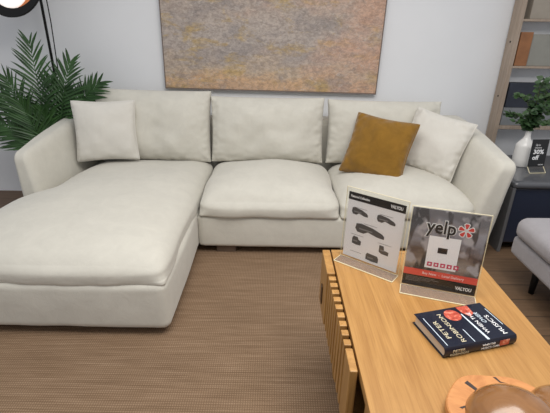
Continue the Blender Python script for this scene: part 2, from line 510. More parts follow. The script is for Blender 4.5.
def arm_def(side):
    def f(p, u):
        z = p.z; k = max(0, min(1, (z - 0.30) / 0.42))
        back = max(0, min(1, (p.y - 2.56) / 1.0))
        # top line climbs toward the back
        topz = 0.70 + 0.115 * (1 - (1 - back) ** 1.6)
        p.z = 0.05 + (z - 0.05) * (topz - 0.05) / 0.65
        if side > 0:
            inner = 1.355 - 0.03 * back + (0.085 + .03 * (1 - back)) * k ** 1.5; outer = 1.50 + 0.086 * max(0, (p.z - .05) / .65)
        else:
            inner = -1.60 + 0.09 * back - (0.055 - .01 * back) * k ** 1.5; outer = -1.738 - 0.002 * max(0, (p.z - .05) / .65)
        t = (p.x - 0) / 0.1          # local -1..1
        t = t * (1 if side > 0 else -1)
        p.x = (inner + outer) / 2 + (outer - inner) / 2 * t
        return p
    return f
S('arm', soft_box(-0.1, 0.1, 2.56, 3.66, 0.05, 0.70, 0.055, (0, 0, 0.0), 26, 0.004, 4, arm_def(1)))
S('arm', soft_box(-0.1, 0.1, 2.60, 3.66, 0.05, 0.70, 0.055, (0, 0, 0.0), 26, 0.004, 5, arm_def(-1)))

# seat cushions
def dimple(p, u):
    # small puckered fold on the front roll of the middle cushion
    d = math.hypot((p.x + 0.165) / .035, (p.z - 0.415) / .03); e = math.hypot((p.x + 0.15) / .03, (p.z - 0.395) / .02)
    if u.y < 0: p.y += 0.016 * math.exp(-d * d) - 0.012 * math.exp(-e * e)
    return p
S('seat_cushion', soft_box(-0.526, 0.440, 2.545, 3.42, 0.292, 0.462, 0.075, (0.003, 0.014, 0.065), 40, 0.012, 6, dimple, .35, (0.045, 0.24)))
S('seat_cushion', soft_box(0.447, 1.372, 2.545, 3.42, 0.292, 0.462, 0.075, (0.003, 0.014, 0.065), 40, 0.012, 7, None, .35, (0.045, 0.24)))
def chaise_def(p, u):
    # the cushion is wider in front of the arm than beside it
    k = max(0, min(1, (p.y - 2.48) / 0.16)); k = k * k * (3 - 2 * k)
    left = -1.765 + (0.165 + 0.10 * max(0, min(1, (p.y - 2.6) / 0.8))) * k
    t = (p.x + 1.765) / (1.765 - 0.54)
    p.x = left + t * (-0.54 - left)
    return p
S('chaise_cushion', soft_box(-1.765, -0.54, 1.715, 3.42, 0.304, 0.462, 0.070, (0.0, 0.010, 0.065), 46, 0.013, 8, chaise_def, .35, (0.045, 0.26)))

# back cushions
def back_cushion(x0, x1, zt, seed, tilt, y=3.40, yaw=0.0, roll=0.0):
    w, h = x1 - x0, zt - 0.49
    o = link('back_cushion', pillow_mesh(w + .01, h + .035, 0.31, 0.026, 48, 0.026, seed, 0.026, 2.8, 0.020), M['cream'], sofa, True)
    o.location = ((x0 + x1) / 2, y - 3.0, 0.460 + h / 2); o.rotation_euler = (-tilt, roll, yaw)
    return o
back_cushion(-1.475, -0.545, 1.030, 11, 0.20, roll=0.015)
back_cushion(-0.532, 0.385, 0.985, 12, 0.20)
back_cushion(0.425, 1.335, 0.972, 13, 0.20, roll=0.005)
for x, y in ((-0.345, 2.63), (1.40, 2.63), (-0.345, 3.48), (1.40, 3.48), (-1.65, 1.82), (-0.64, 1.82)):
    o = abox('leg', M['leg_wood'], sofa, x - 0.068, x + 0.068, y - 0.04 - 3.0, y + 0.04 - 3.0, 0.009 if y < 3 else 0.0, 0.068, 0.003)

def throw_pillow(label, mat, c, size, yaw, tilt, roll, T, seed, wr):
    t = thing('throw_pillow', label, 'pillow', c, 0, 'throw pillows on the sofa')
    q = Matrix.Rotation(yaw, 4, 'Z') @ Matrix.Rotation(-tilt, 4, 'X') @ Matrix.Rotation(roll, 4, 'Y')
    t.rotation_euler = q.to_euler()
    link('cover', pillow_mesh(size, size, T, 0.006, 48, 0.095, seed, 0.022, 2.4, wr, 0.04), mat, t, True)
    link('piping', seam_cord(size, size, 0.005, 0.095), mat, t, True)
    return t
throw_pillow('white square throw pillow leaning on the back cushion at the chaise corner', M['white_linen'], (-1.320, 3.165, 0.735), 0.475, 0.233, 0.198, 0.011, 0.18, 21, 0.010)
throw_pillow('mustard yellow velvet throw pillow leaning against the right back cushion', M['mustard'], (0.766, 3.015, 0.672), 0.49, -0.50, 0.50, 0.09, 0.21, 22, 0.022)
throw_pillow('white throw pillow tucked between the mustard pillow and right arm of the sofa', M['white_linen'], (1.205, 3.09, 0.692), 0.475, -0.56, 0.42, 0.19, 0.20, 23, 0.030)

# ------------------------------------------------------------------ painting
pt = thing('abstract_painting', 'large abstract canvas in mauve grey and ochre hanging over the sofa', 'painting', (-0.052, WALL_Y, 0.985))
pt.rotation_euler = (0, R(0.75), 0)
link('canvas', box(bmesh.new(), -0.905, 0.905, -0.045, -0.012, 0.003, 1.10, 0.003), M['painting'], pt)
f = bmesh.new()
for a in ((-0.911, -0.906, -0.048, -0.002, -0.006, 1.106), (0.906, 0.911, -0.048, -0.002, -0.006, 1.106), (-0.906, 0.906, -0.048, -0.002, -0.006, 0.002), (-0.906, 0.906, -0.048, -0.002, 1.101, 1.106)):
    box(f, *a)
link('frame', f, plain('taupe_frame', (0.20, 0.165, 0.15), 0.6), pt)

# ------------------------------------------------------------------ oak media console (slatted sliding door on its left face)
TZ = 0.62
XL, XR, YF, YN = 0.243, 0.845, 1.56, 0.12
con = thing('media_console', 'honey oak low console with slatted sliding door, in front of the sofa', 'console table', (0.54, 0.85, 0))
def Cn(name, bm, mat): 
    o = link(name, bm, mat, con); o.location = (-0.54, -0.85, 0); return o
Cn('tabletop', box(bmesh.new(), XL + .002, XR, YN, YF - .026, TZ - 0.03, TZ, 0.002), M['oak'])
Cn('end_panel', box(bmesh.new(), XL + .002, XR, YF - .024, YF, TZ - 0.26, TZ, 0.002), M['oak_z'])
Cn('end_panel', box(bmesh.new(), XL + .002, XR, YN - .024, YN - .002, TZ - 0.26, TZ, 0.002), M['oak_z'])
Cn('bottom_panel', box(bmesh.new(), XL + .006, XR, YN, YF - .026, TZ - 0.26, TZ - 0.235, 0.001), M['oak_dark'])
Cn('back_panel', box(bmesh.new(), XR - .02, XR, YN, YF - .026, TZ - 0.234, TZ - 0.031, 0.001), M['oak_z'])
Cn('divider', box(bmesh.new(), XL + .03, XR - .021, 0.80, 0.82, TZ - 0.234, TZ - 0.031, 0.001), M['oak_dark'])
Cn('inner_panel', box(bmesh.new(), XL + .006, XL + .022, 0.15, 0.80, TZ - 0.234, TZ - 0.031, 0.001), M['oak_z'])
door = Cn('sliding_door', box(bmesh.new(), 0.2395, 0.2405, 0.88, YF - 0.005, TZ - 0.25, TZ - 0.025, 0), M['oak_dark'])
def D(name, bm, mat): return link(name, bm, mat, door)
DX = lambda y: 0.2185 - 0.0115 * (y - 0.875) / 0.68      # the door hangs very slightly skew
D('stile', box(bmesh.new(), 0.2072, 0.239, 1.372, YF - 0.002, TZ - 0.25, TZ, 0.003), M['oak_z'])
D('stile', box(bmesh.new(), 0.2165, 0.239, 0.873, 0.965, TZ - 0.25, TZ, 0.003), M['oak_z'])
ns = 9; y0, y1 = 0.972, 1.366; pitch = (y1 - y0) / ns
for k in range(ns):
    D('slat', box(bmesh.new(), DX(y0 + pitch * k), 0.239, y0 + pitch * (k + .22), y0 + pitch * (k + .82), TZ - 0.25, TZ - 0.004, 0.002), M['oak_z'])
D('door_pull', box(bmesh.new(), 0.2015, 0.2068, 1.455, 1.485, TZ - 0.21, TZ - 0.12, 0.004), M['pull'])
for x in (0.30, 0.78):
    for y in (0.25, 1.45):
        Cn('leg', box(bmesh.new(), x - .02, x + .02, y - .02, y + .02, 0.009 if x < 1.28 else 0, TZ - 0.259, 0.003), M['oak_z'])

# ------------------------------------------------------------------ acrylic sign holders on the console
def holder(root, w, foot, slant, a):
    """L-shaped clear holder: a foot plate on the table and a leaning plate, both with pale polished edges."""
    pl = Matrix.Translation((0, foot, 0.004)) @ Matrix.Rotation(PI / 2 - a, 4, 'X')
    h = link('acrylic_holder', box(bmesh.new(), -w / 2, w / 2, 0, foot, 0, 0.003, 0.0008), M['acrylic_foot'], root)
    p = link('back_plate', box(bmesh.new(), -w / 2, w / 2, 0, slant, -0.003, -0.0008, 0.0005), M['acrylic'], h); p.matrix_local = pl
    q = link('front_plate', box(bmesh.new(), -w / 2, w / 2, 0.004, slant, 0.0016, 0.0030, 0.0004), M['acrylic'], h); q.matrix_local = pl
    e = bmesh.new(); r = 0.0013
    tube(e, [(-w / 2, 0, .002), (w / 2, 0, .002)], r * 1.5, 6); tube(e, [(-w / 2, 0, .002), (-w / 2, foot, .002)], r, 6); tube(e, [(w / 2, 0, .002), (w / 2, foot, .002)], r, 6)
    link('polished_edge', e, M['edge'], h)
    e = bmesh.new()
    tube(e, [(-w / 2, slant, 0), (-w / 2, 0, 0), (w / 2, 0, 0), (w / 2, slant, 0)], r, 6); tube(e, [(-w / 2, slant, 0), (w / 2, slant, 0)], r * .8, 6)
    o = link('polished_edge', e, M['edge'], h); o.matrix_local = pl
    return pl

def plane_part(name, pl, pts_list, mat, parent, z):
    bm = bmesh.new()
    for pts in pts_list: poly(bm, pts, z)
    o = link(name, bm, mat, parent); o.matrix_local = pl
    return o
def T2(pl, x, y, z=0.0, rot=0): return pl @ Matrix.Translation((x, y, z)) @ Matrix.Rotation(rot, 4, 'Z')

# brochure sheet
A_W, A_F, A_S, A_A = 0.253, 0.055, 0.305, R(2)
sa = thing('brochure_stand', 'clear stand with white sofa collection sheet, at far left of the console top', 'sign', (0.345, 1.392, TZ), R(-37.8))
pl = holder(sa, A_W, A_F, A_S, A_A)
sheet = plane_part('sheet', pl, [rect(-0.117, 0.117, 0.008, 0.287)], M['white_paper'], sa, 0.0)
I = Matrix.Identity(4)
plane_part('header_band', I, [rect(-0.117, 0.117, 0.255, 0.287)], M['black_paper'], sheet, 0.0006)
text_mesh('lettering', 'Featured Collection', 0.013, M['white_ink'], sheet, T2(I, -0.067, 0.270, 0.0008), bold=0.0004, width=0.080)
text_mesh('lettering', 'VALYOU', 0.017, M['white_ink'], sheet, T2(I, 0.082, 0.270, 0.0008), bold=0.0006, width=0.048)
def sofa_icon(cx, cy, w, h, kind):
    s = []
    if kind == 0:   # sectional in perspective: long back, chaise arm to the left
        s.append([(cx - w / 2, cy - .10 * h), (cx - w * .47, cy + h * .42), (cx - w * .30, cy + h * .52), (cx + w * .1, cy + h * .36), (cx + w * .42, cy + h * .05), (cx + w / 2, cy - h * .15),
                  (cx + w * .5, cy - h * .45), (cx + w * .25, cy - h * .42), (cx - w * .05, cy - h * .20), (cx - w * .2, cy - h * .48), (cx - w * .42, cy - h * .45)])
    elif kind == 1:  # armchair
        s.append([(cx - w / 2, cy - h * .42), (cx - w / 2, cy + h * .2), (cx - w * .36, cy + h * .5), (cx + w * .1, cy + h * .45), (cx + w * .2, cy + h * .18), (cx + w * .5, cy + h * .05), (cx + w * .48, cy - h * .45), (cx, cy - h * .5)])
    elif kind == 2:  # chaise
        s.append([(cx - w / 2, cy - h * .3), (cx - w * .5, cy + h * .5), (cx - w * .05, cy + h * .48), (cx + w * .02, cy + h * .02), (cx + w * .5, cy - h * .08), (cx + w * .5, cy - h * .5), (cx - w * .2, cy - h * .48)])
    else:            # loveseat
        s.append([(cx - w / 2, cy - h * .4), (cx - w * .5, cy + h * .25), (cx - w * .4, cy + h * .5), (cx + w * .4, cy + h * .42), (cx + w * .5, cy + h * .1), (cx + w * .5, cy - h * .45), (cx, cy - h * .5)])
    return s
icons = [(-0.062, 0.211, 0.070, 0.030, 0), (0.048, 0.209, 0.076, 0.030, 0), (-0.012, 0.145, 0.124, 0.040, 0),
         (-0.062, 0.087, 0.040, 0.036, 1), (0.056, 0.083, 0.040, 0.036, 2), (0.012, 0.034, 0.054, 0.032, 3)]
for x, y, w, h, k in icons:
    ic = plane_part('sofa_picture', I, sofa_icon(x, y, w, h, k), M['dark_grey'], sheet, 0.0006)
    plane_part('seat_picture', I, [rect(x - w * .36, x + w * .1, y - h * .12, y + h * .02)], M['mid_grey'], ic, 0.0010)
for q in [rect(x - .028, x + .028, y + .026, y + .0275) for x, y in ((-.062, .2), (.046, .2), (-.012, .142), (-.062, .085), (.056, .082))] + [rect(-.085, -.035, .036, .0375)]:
    plane_part('caption_line', I, [q], M['mid_grey'], sheet, 0.0006)

# review sign
B_W, B_F, B_S, B_A = 0.256, 0.060, 0.308, R(5.5)
sb = thing('review_sign', 'clear stand with the dark yelp poster, behind the navy book on the console', 'sign', (0.578, 1.208, TZ), R(-18.2))
pl = holder(sb, B_W, B_F, B_S, B_A)
bw = B_W / 2 - .003
post = plane_part('poster', pl, [rect(-bw, bw, 0.004, B_S - .004)], M['showroom'], sb, 0.0)
plane_part('red_band', I, [rect(-bw, bw, 0.046, 0.072)], M['coral_ink'], post, 0.0006)
plane_part('black_band', I, [rect(-bw, bw, 0.004, 0.046)], M['black_paper'], post, 0.0006)
text_mesh('lettering', 'Buy Now  -  Local Delivery', 0.013, M['white_ink'], post, T2(I, 0.010, 0.059, 0.0008), width=0.14)
text_mesh('lettering', 'VALYOU', 0.018, M['white_ink'], post, T2(I, 0.085, 0.022, 0.0008), bold=0.0006, width=0.054)
for d, w, y in ((.004, .10, .038), (.004, .115, .033), (.004, .085, .028), (.004, .05, .023)):
    plane_part('fine_print', I, [rect(-.118 + d, -.118 + d + w, y, y + .0012)], M['mid_grey'], post, 0.0007)
text_mesh('logo_outline', 'yelp', 0.068, M['white_ink'], post, T2(I, -0.022, 0.240, 0.0008), bold=0.0035, width=0.104)
text_mesh('lettering', 'yelp', 0.068, M['black_paper'], post, T2(I, -0.022, 0.240, 0.0020), bold=0.0012, width=0.097)
def petal(ang, l0, l1, w0, w1):
    c, s = math.cos(ang), math.sin(ang); pts = [(l0, -w0), (l1 - w1 * .5, -w1), (l1, -w1 * .55), (l1, w1 * .55), (l1 - w1 * .5, w1), (l0, w0)]
    return [(x * c - y * s, x * s + y * c) for x, y in pts]
BX, BY = 0.057, 0.242
angs = [PI / 2 + k * 2 * PI / 5 for k in range(5)]
plane_part('burst_outline', I, [[(BX + x, BY + y) for x, y in petal(a, 0.000, 0.0275, 0.0035, 0.0105)] for a in angs], M['white_ink'], post, 0.0008)
plane_part('burst_logo', I, [[(BX + x, BY + y) for x, y in petal(a, 0.007, 0.0248, 0.0022, 0.0075)] for a in angs], M['red_ink'], post, 0.0014)
plane_part('card', I, [rect(-0.057, 0.048, 0.083, 0.207)], M['white_paper'], post, 0.0008)
plane_part('card_badge', I, [rect(-0.022, 0.010, 0.145, 0.166)], M['black_paper'], post, 0.0012)
def star(cx, cy, r): return [(cx + (r if k % 2 == 0 else r * .42) * math.sin(k * PI / 5), cy + (r if k % 2 == 0 else r * .42) * math.cos(k * PI / 5)) for k in range(10)]
for k in range(5):
    x = -0.049 + k * 0.0222 - .0005
    sq = plane_part('star_badge', I, [rect(x - .0, x + .0165, 0.091, 0.107)], M['crimson_ink'], post, 0.0012)
    plane_part('star', I, [star(x + .0082, 0.099, 0.006)], M['white_ink'], sq, 0.0016)

# ------------------------------------------------------------------ hardback book
bk = thing('hardback_book', 'navy hardback novel with a red orb on its cover, lying on the console', 'book', (0.596, 1.038, TZ), R(15.2))
L, W, H = 0.250, 0.165, 0.036
hx, hy = L / 2, W / 2
# spine along -y; head of the book toward -x
link('page_block', box(bmesh.new(), -hx + .005, hx - .005, -hy + .004, hy - .006, 0.003, H - .003, 0.001), M['pages'], bk)
cv = bmesh.new()
box(cv, -hx, hx, -hy + .004, hy, H - .003, H, 0.001); box(cv, -hx, hx, -hy + .004, hy, 0.0, 0.003, 0.001)
# rounded spine
pr = [(-hy + .006, 0.0)] + [(-hy + .004 - .005 * math.sin(PI * k / 8), H * k / 8) for k in range(1, 8)] + [(-hy + .006, H)]
pr += [(y + .003, z * .86 + H * .07) for y, z in reversed(pr)]
a_ = [cv.verts.new((-hx, y, z)) for y, z in pr]; b_ = [cv.verts.new((hx, y, z)) for y, z in pr]
for k in range(len(pr)): cv.faces.new((a_[k], b_[k], b_[(k + 1) % len(pr)], a_[(k + 1) % len(pr)]))
cv.faces.new(a_[::-1]); cv.faces.new(b_)
bmesh.ops.recalc_face_normals(cv, faces=cv.faces)
cover = link('cover', cv, M['navy_book'], bk)
top = lambda x, y, r: Matrix.Translation((x, y, H + .0004)) @ Matrix.Rotation(r, 4, 'Z')
RD = PI / 2          # text runs from the spine toward the fore-edge
text_mesh('lettering', 'PETER', 0.0215, M['gold_ink'], cover, top(-0.084, -0.006, RD), width=0.080)
text_mesh('lettering', 'ROBINSON', 0.0215, M['gold_ink'], cover, top(-0.050, -0.004, RD), width=0.128)
text_mesh('lettering', 'WHEN THE', 0.018, M['white_ink'], cover, top(0.048, -0.004, RD), width=0.100)
text_mesh('lettering', "MUSIC'S", 0.0215, M['white_ink'], cover, top(0.096, -0.024, RD), width=0.088)
text_mesh('lettering', 'OVER', 0.019, M['silver_ink'], cover, top(0.072, 0.014, RD), width=0.050, shear=0.3)
for x, y0_, y1_ in ((-0.110, -.070, .055), (-0.020, -.075, -.02), (0.118, -.03, .05)):
    bm = bmesh.new(); poly(bm, rect(x - .0012, x + .0012, y0_, y1_), H + .0004); link('cover_rule', bm, M['silver_ink'], cover)
bm = bmesh.new(); poly(bm, [(-0.008 + .027 * math.cos(k * PI / 16), 0.046 + .027 * math.sin(k * PI / 16)) for k in range(32)], H + .0004)
link('orb_picture', bm, M['orb'], cover)
bm = bmesh.new(); poly(bm, [(0.021, 0.045), (0.025, 0.045), (0.031, -0.077), (0.023, -0.077)], H + .0005)
link('beam_picture', bm, M['silver_ink'], cover)
bm = bmesh.new(); poly(bm, [(0.026, 0.079), (0.070, 0.079), (0.066, 0.040), (0.045, 0.026), (0.03, 0.05)], H + .0004)
link('red_patch', bm, M['orb'], cover)
def spine_mtx(x, z): return Matrix.Translation((x, -hy - .0015, z)) @ Matrix.Rotation(PI / 2, 4, 'X')
text_mesh('lettering', 'PETER', 0.013, M['gold_ink'], cover, spine_mtx(-0.078, H * .62), width=0.042)
text_mesh('lettering', 'ROBINSON', 0.010, M['gold_ink'], cover, spine_mtx(-0.075, H * .28), width=0.062)
text_mesh('lettering', 'WHEN THE', 0.010, M['white_ink'], cover, spine_mtx(0.025, H * .64), width=0.045)
text_mesh('lettering', "MUSIC'S OVER", 0.010, M['white_ink'], cover, spine_mtx(0.033, H * .30), width=0.065)
bm = bmesh.new(); box(bm, 0.064, 0.098, -hy - .0016, -hy - .0008, H * .25, H * .80)
link('spine_picture', bm, M['orb'], cover)

# ------------------------------------------------------------------ carved wooden sculpture
sculpt = thing('wood_sculpture', 'carved orange wood sculpture with a glossy dome, at near end of the console', 'sculpture', (0.575, 0.70, TZ))
bm = bmesh.new()
no = 46; outer, inner = [], []
for k in range(no + 1):
    a = R(8 + 214 * k / no)
    wv = 1 + 0.035 * math.sin(3 * a + .6) + 0.02 * math.sin(7 * a)
    outer.append((0.148 * wv * math.cos(a), 0.142 * wv * math.sin(a)))
    inner.append((0.090 * math.cos(a) * (1 + .03 * math.sin(5 * a)), 0.082 * math.sin(a)))
for (zb, zt) in ((0.0, 0.034),):
    ob = [bm.verts.new((x * .96, y * .96, zb)) for x, y in outer]; om = [bm.verts.new((x, y, zt * .5)) for x, y in outer]
    oe = [bm.verts.new((x * .995, y * .995, zt - .003)) for x, y in outer]
    ot = [bm.verts.new((x * .975, y * .975, zt)) for x, y in outer]
    it = [bm.verts.new((x, y, zt)) for x, y in inner]; ib = [bm.verts.new((x, y, zb)) for x, y in inner]
    L_ = [ob, om, oe, ot, it, ib]
    for A, B in zip(L_, L_[1:] + L_[:1]):
        for k in range(no): bm.faces.new((A[k], A[k + 1], B[k + 1], B[k]))
    bm.faces.new([l[0] for l in L_]); bm.faces.new([l[-1] for l in L_][::-1])
bmesh.ops.recalc_face_normals(bm, faces=bm.faces)
slab = link('ring_slab', bm, M['burl_flat'], sculpt)
# dark wedge and cracks let into the flat ring
mc = plain('dark_crack', (0.035, 0.022, 0.018), 0.6)
for q in ([(-0.074, 0.106), (-0.063, 0.114), (-0.040, 0.074), (-0.047, 0.069)], [(0.010, 0.128), (0.018, 0.127), (0.024, 0.112), (0.040, 0.106), (0.020, 0.109)], [(-0.118, 0.030), (-0.100, 0.036), (-0.098, 0.032), (-0.112, 0.026)]):
    bm = bmesh.new(); poly(bm, q, 0.0344); link('crack', bm, mc, slab)
# polished dome: several lobes merged into one skin
bm = bmesh.new()
for cx, cy, cz, rx, ry, rz in ((-0.004, -0.012, 0.020, 0.112, 0.108, 0.082), (0.140, 0.006, 0.018, 0.092, 0.100, 0.064), (0.07, -0.09, 0.015, 0.12, 0.09, 0.060), (-0.03, -0.08, 0.015, 0.09, 0.10, 0.055)):
    r_ = bmesh.ops.create_uvsphere(bm, u_segments=28, v_segments=16, radius=1)
    for v in r_['verts']:
        v.co = Vector((cx + v.co.x * rx, cy + v.co.y * ry, max(0.001, cz + v.co.z * rz)))
dome = link('polished_dome', bm, M['burl_gloss'], sculpt, True)
rm = dome.modifiers.new('remesh', 'REMESH'); rm.mode = 'VOXEL'; rm.voxel_size = 0.005; rm.use_smooth_shade = True
sm = dome.modifiers.new('smooth', 'SMOOTH'); sm.factor = 0.5; sm.iterations = 14

# ------------------------------------------------------------------ navy cabinet beside the sofa
CT = 0.545
cab = thing('side_cabinet', 'dark navy lacquered low cabinet beside the right arm of the sofa', 'cabinet', (2.15, 3.0, 0))
def K(name, bm, mat, smooth=False):
    o = link(name, bm, mat, cab, smooth); o.location = (-2.15, -3.0, 0); return o
K('cabinet_top', soft_box(1.635, 2.70, 2.655, 3.36, CT - 0.05, CT, 0.022, (0, 0, 0), 16, 0), plain('navy_top_with_reflection', (0.085, 0.088, 0.098), 0.3, spec=0.6, coat=0.5), True)  # navy top too; the grey it reflects is put into its base colour
K('cabinet_body', box(bmesh.new(), 1.66, 2.68, 2.70, 3.34, 0.06, CT - .045, 0.006), M['lacquer'])
K('side_rail', box(bmesh.new(), 1.638, 1.662, 2.665, 3.35, 0.0, CT - .046, 0.004), plain('grey_side', (0.13, 0.13, 0.135), 0.4))
K('side_rail', box(bmesh.new(), 2.676, 2.698, 2.665, 3.35, 0.0, CT - .046, 0.004), plain('grey_side_far', (0.13, 0.13, 0.135), 0.4))
for x0, x1 in ((1.668, 2.168), (2.174, 2.672)):
    d_ = K('cabinet_door', box(bmesh.new(), x0, x1, 2.682, 2.70, 0.075, CT - .058, 0.003), M['lacquer'])
    link('handle', tube(bmesh.new(), [((2.13 if x0 < 2 else 2.21), 2.668, 0.28), ((2.13 if x0 < 2 else 2.21), 2.668, 0.38)], 0.006), M['black'], d_)

# ------------------------------------------------------------------ grey bench seat at the right
bn = thing('upholstered_bench', 'grey upholstered bench with thick cushion and black legs at right edge', 'bench', (1.95, 1.9, 0))
def Bn(name, bm, mat, smooth=True):
    o = link(name, bm, mat, bn, smooth); o.location = (-1.95, -1.9, 0); return o
Bn('base', soft_box(1.487, 2.45, 1.50, 2.30, 0.205, 0.335, 0.03, (0.003, 0.003, 0), 18, 0.003, 31), M['grey_fabric'])
Bn('cushion', soft_box(1.475, 2.46, 1.49, 2.30, 0.325, 0.47, 0.06, (0.008, 0.008, 0.018), 22, 0.006, 32), M['grey_fabric'])
for x in (1.60, 2.34):
    for y in (1.60, 2.15):
        l_ = bmesh.new(); tube(l_, [(x, y, 0.0), (x, y, 0.21)], [0.016, 0.026], 14)
        Bn('leg', l_, M['black'])

# ------------------------------------------------------------------ white bottle vase with greenery
VX, VY = 1.885, 3.06
vase = thing('bottle_vase', 'white ceramic bottle vase holding leafy green stems on the navy cabinet', 'vase', (VX, VY, CT))
prof = [(0, 0), (0.062, 0.0), (0.068, 0.006), (0.067, 0.06), (0.064, 0.150), (0.060, 0.166), (0.046, 0.186), (0.029, 0.205), (0.021, 0.225), (0.018, 0.262), (0.021, 0.268), (0.016, 0.268), (0.014, 0.24), (0, 0.235)]
link('vase_body', lathe(bmesh.new(), prof), M['ceramic'], vase, True)
spray = thing('ivy_stems', 'bushy dark green leafy stems standing in the white bottle vase', 'plant', (VX, VY, CT + 0.243))
rnd = random.Random(5)
st = bmesh.new(); lf = bmesh.new()
def leaf(bm, p, d, nrm, l, w):
    d = d.normalized(); s = d.cross(nrm)
    if s.length < 1e-3: s = d.cross(Vector((1, 0.3, 0)))
    s.normalize(); nn = s.cross(d)
    pts = [(0, 0, 0), (.18, .34, .02), (.45, .5, .05), (.75, .3, .03), (1, 0, -.04), (.75, -.3, .03), (.45, -.5, .05), (.18, -.34, .02)]
    vs = [bm.verts.new(p + d * (a * l) + s * (b * w) + nn * (c * l)) for a, b, c in pts]
    m1 = bm.verts.new(p + d * (.45 * l) - nn * (.02 * l))
    for k in range(8): bm.faces.new((vs[k], vs[(k + 1) % 8], m1))
stems = [(-0.16, 0.02, 0.16), (-0.10, -0.05, 0.10), (-0.09, 0.03, 0.27), (0.00, -0.04, 0.36), (0.05, 0.04, 0.38), (0.10, -0.03, 0.28), (0.17, 0.02, 0.20), (0.20, -0.05, 0.12), (0.03, -0.09, 0.20), (0.12, 0.06, 0.33), (-0.03, 0.05, 0.24), (0.08, -0.08, 0.09), (0.25, 0.0, 0.26), (-0.05, -0.08, 0.17)]
for ex, ey, ez in stems:
    P = []
    for k in range(9):
        t = k / 8
        P.append(Vector((1.15 * ex * t ** 1.3 - .02 * t + .006 * math.sin(7 * t + ex * 30), ey * t ** 1.3, ez * (1 - (1 - t) ** 1.7) - 0.05 * t * t * (abs(ex) / .2))))
    P = [Vector((0, 0, 0.0))] + [p + Vector((0, 0, .026)) for p in P]
    tube(st, P, 0.0022, 5)
    for k in range(2, len(P)):
        for q in range(4):
            a = rnd.uniform(0, 2 * PI); d = Vector((math.cos(a), math.sin(a), rnd.uniform(-.5, .5)))
            nrm = Vector((rnd.uniform(-.5, .5), rnd.uniform(-1, -.2), rnd.uniform(.2, 1)))
            leaf(lf, P[k] + d * .006, d, nrm, rnd.uniform(.034, .055), rnd.uniform(.028, .044))
link('stems', st, M['stem'], spray, True)
link('leaves', lf, M['ivy'], spray)

# ------------------------------------------------------------------ discount card
dc = thing('discount_card', 'small black 30% off card in a clear stand beside the white vase', 'sign', (1.905, 2.862, CT), R(6))
h_ = bmesh.new(); box(h_, -.062, .062, 0, .050, 0, .004, 0.001); box(h_, -.062, .062, .044, .048, .004, .050, 0.001)
hold = link('acrylic_holder', h_, M['acrylic'], dc)
e = bmesh.new(); r_ = 0.0022
tube(e, [(-.062, 0, .003), (.062, 0, .003)], r_, 6); tube(e, [(-.062, 0, .003), (-.062, .040, .042)], r_, 6); tube(e, [(.062, 0, .003), (.062, .040, .042)], r_, 6); tube(e, [(-.062, .040, .042), (.062, .040, .042)], r_, 6)
link('polished_edge', e, M['edge'], hold)
plc = Matrix.Translation((0, 0.036, 0.040)) @ Matrix.Rotation(PI / 2 - R(4), 4, 'X')
cd = link('card', box(bmesh.new(), -.064, .064, 0, .200, -.002, 0.0), M['black_paper'], dc); cd.matrix_local = plc
text_mesh('lettering', 'Up to', 0.020, M['white_ink'], cd, T2(I, -0.016, 0.160, .0008), width=0.036)
text_mesh('lettering', 'clearance', 0.016, M['white_ink'], cd, T2(I, -0.010, 0.140, .0008), width=0.052)
text_mesh('lettering', '30%', 0.044, M['white_ink'], cd, T2(I, -0.002, 0.108, .0008), bold=0.0012, width=0.080)
text_mesh('lettering', 'off', 0.044, M['white_ink'], cd, T2(I, -0.018, 0.066, .0008), bold=0.0012, width=0.050)
text_mesh('lettering', 'VALYOU', 0.013, M['white_ink'], cd, T2(I, 0.034, 0.014, .0008), width=0.040)

# ------------------------------------------------------------------ pale wood shelf unit
SX0, SX1, SY0, SY1 = 1.895, 2.95, 3.575, 3.70
sh = thing('shelf_unit', 'pale wood open shelf unit against the wall behind the navy cabinet', 'shelf', (2.4, 3.64, 0))
def Sh(name, bm, mat):
    o = link(name, bm, mat, sh); o.location = (-2.4, -3.64, 0); return o
up = Sh('upright', box(bmesh.new(), SX0, SX0 + 0.036, SY0, SY1, 0, 2.15, 0.002), M['pale_wood'])
for z in (0.98, 1.41, 1.75):
    b_ = bmesh.new(); tube(b_, [(SX0 + .0005, SY0 + .055, z), (SX0 - .003, SY0 + .055, z)], 0.008, 10); link('bolt', b_, M['black'], up)
Sh('upright', box(bmesh.new(), SX1 - .036, SX1, SY0, SY1, 0, 2.15, 0.002), M['pale_wood'])
SHZ = (0.25, 0.735, 1.228, 1.580)
for z in SHZ: Sh('shelf_board', box(bmesh.new(), SX0 + .036, SX1 - .036, SY0 + .004, SY1, z - 0.03 if z < 1 else z - 0.018, z, 0.002), M['pale_wood'])
tag(abox('storage_box', M['leather_brown'], None, 1.945, 2.045, 3.585, 3.69, 1.228, 1.485, 0.004), 'orange brown leather box file on the middle shelf beside the upright', 'box', 'boxes on the shelf unit')
tag(abox('storage_box', M['grey_box'], None, 2.052, 2.62, 3.60, 3.69, 1.228, 1.470, 0.004), 'wide grey green box on the middle shelf right of the brown file', 'box', 'boxes on the shelf unit')
tag(abox('storage_box', M['beige_box'], None, 1.99, 2.62, 3.60, 3.69, 1.580, 1.86, 0.004), 'wide beige box on the top shelf of the shelf unit', 'box', 'boxes on the shelf unit')
tag(abox('storage_box', M['slate_box'], None, 1.95, 2.62, 3.60, 3.69, 0.735, 0.89, 0.004), 'slate grey box on the low shelf, behind the vase leaves', 'box', 'boxes on the shelf unit')
tag(abox('storage_box', M['navy_box'], None, 1.955, 2.62, 3.595, 3.69, 0.89, 1.09, 0.004), 'dark navy cloth box on top of the slate box, behind the leaves', 'box', 'boxes on the shelf unit')

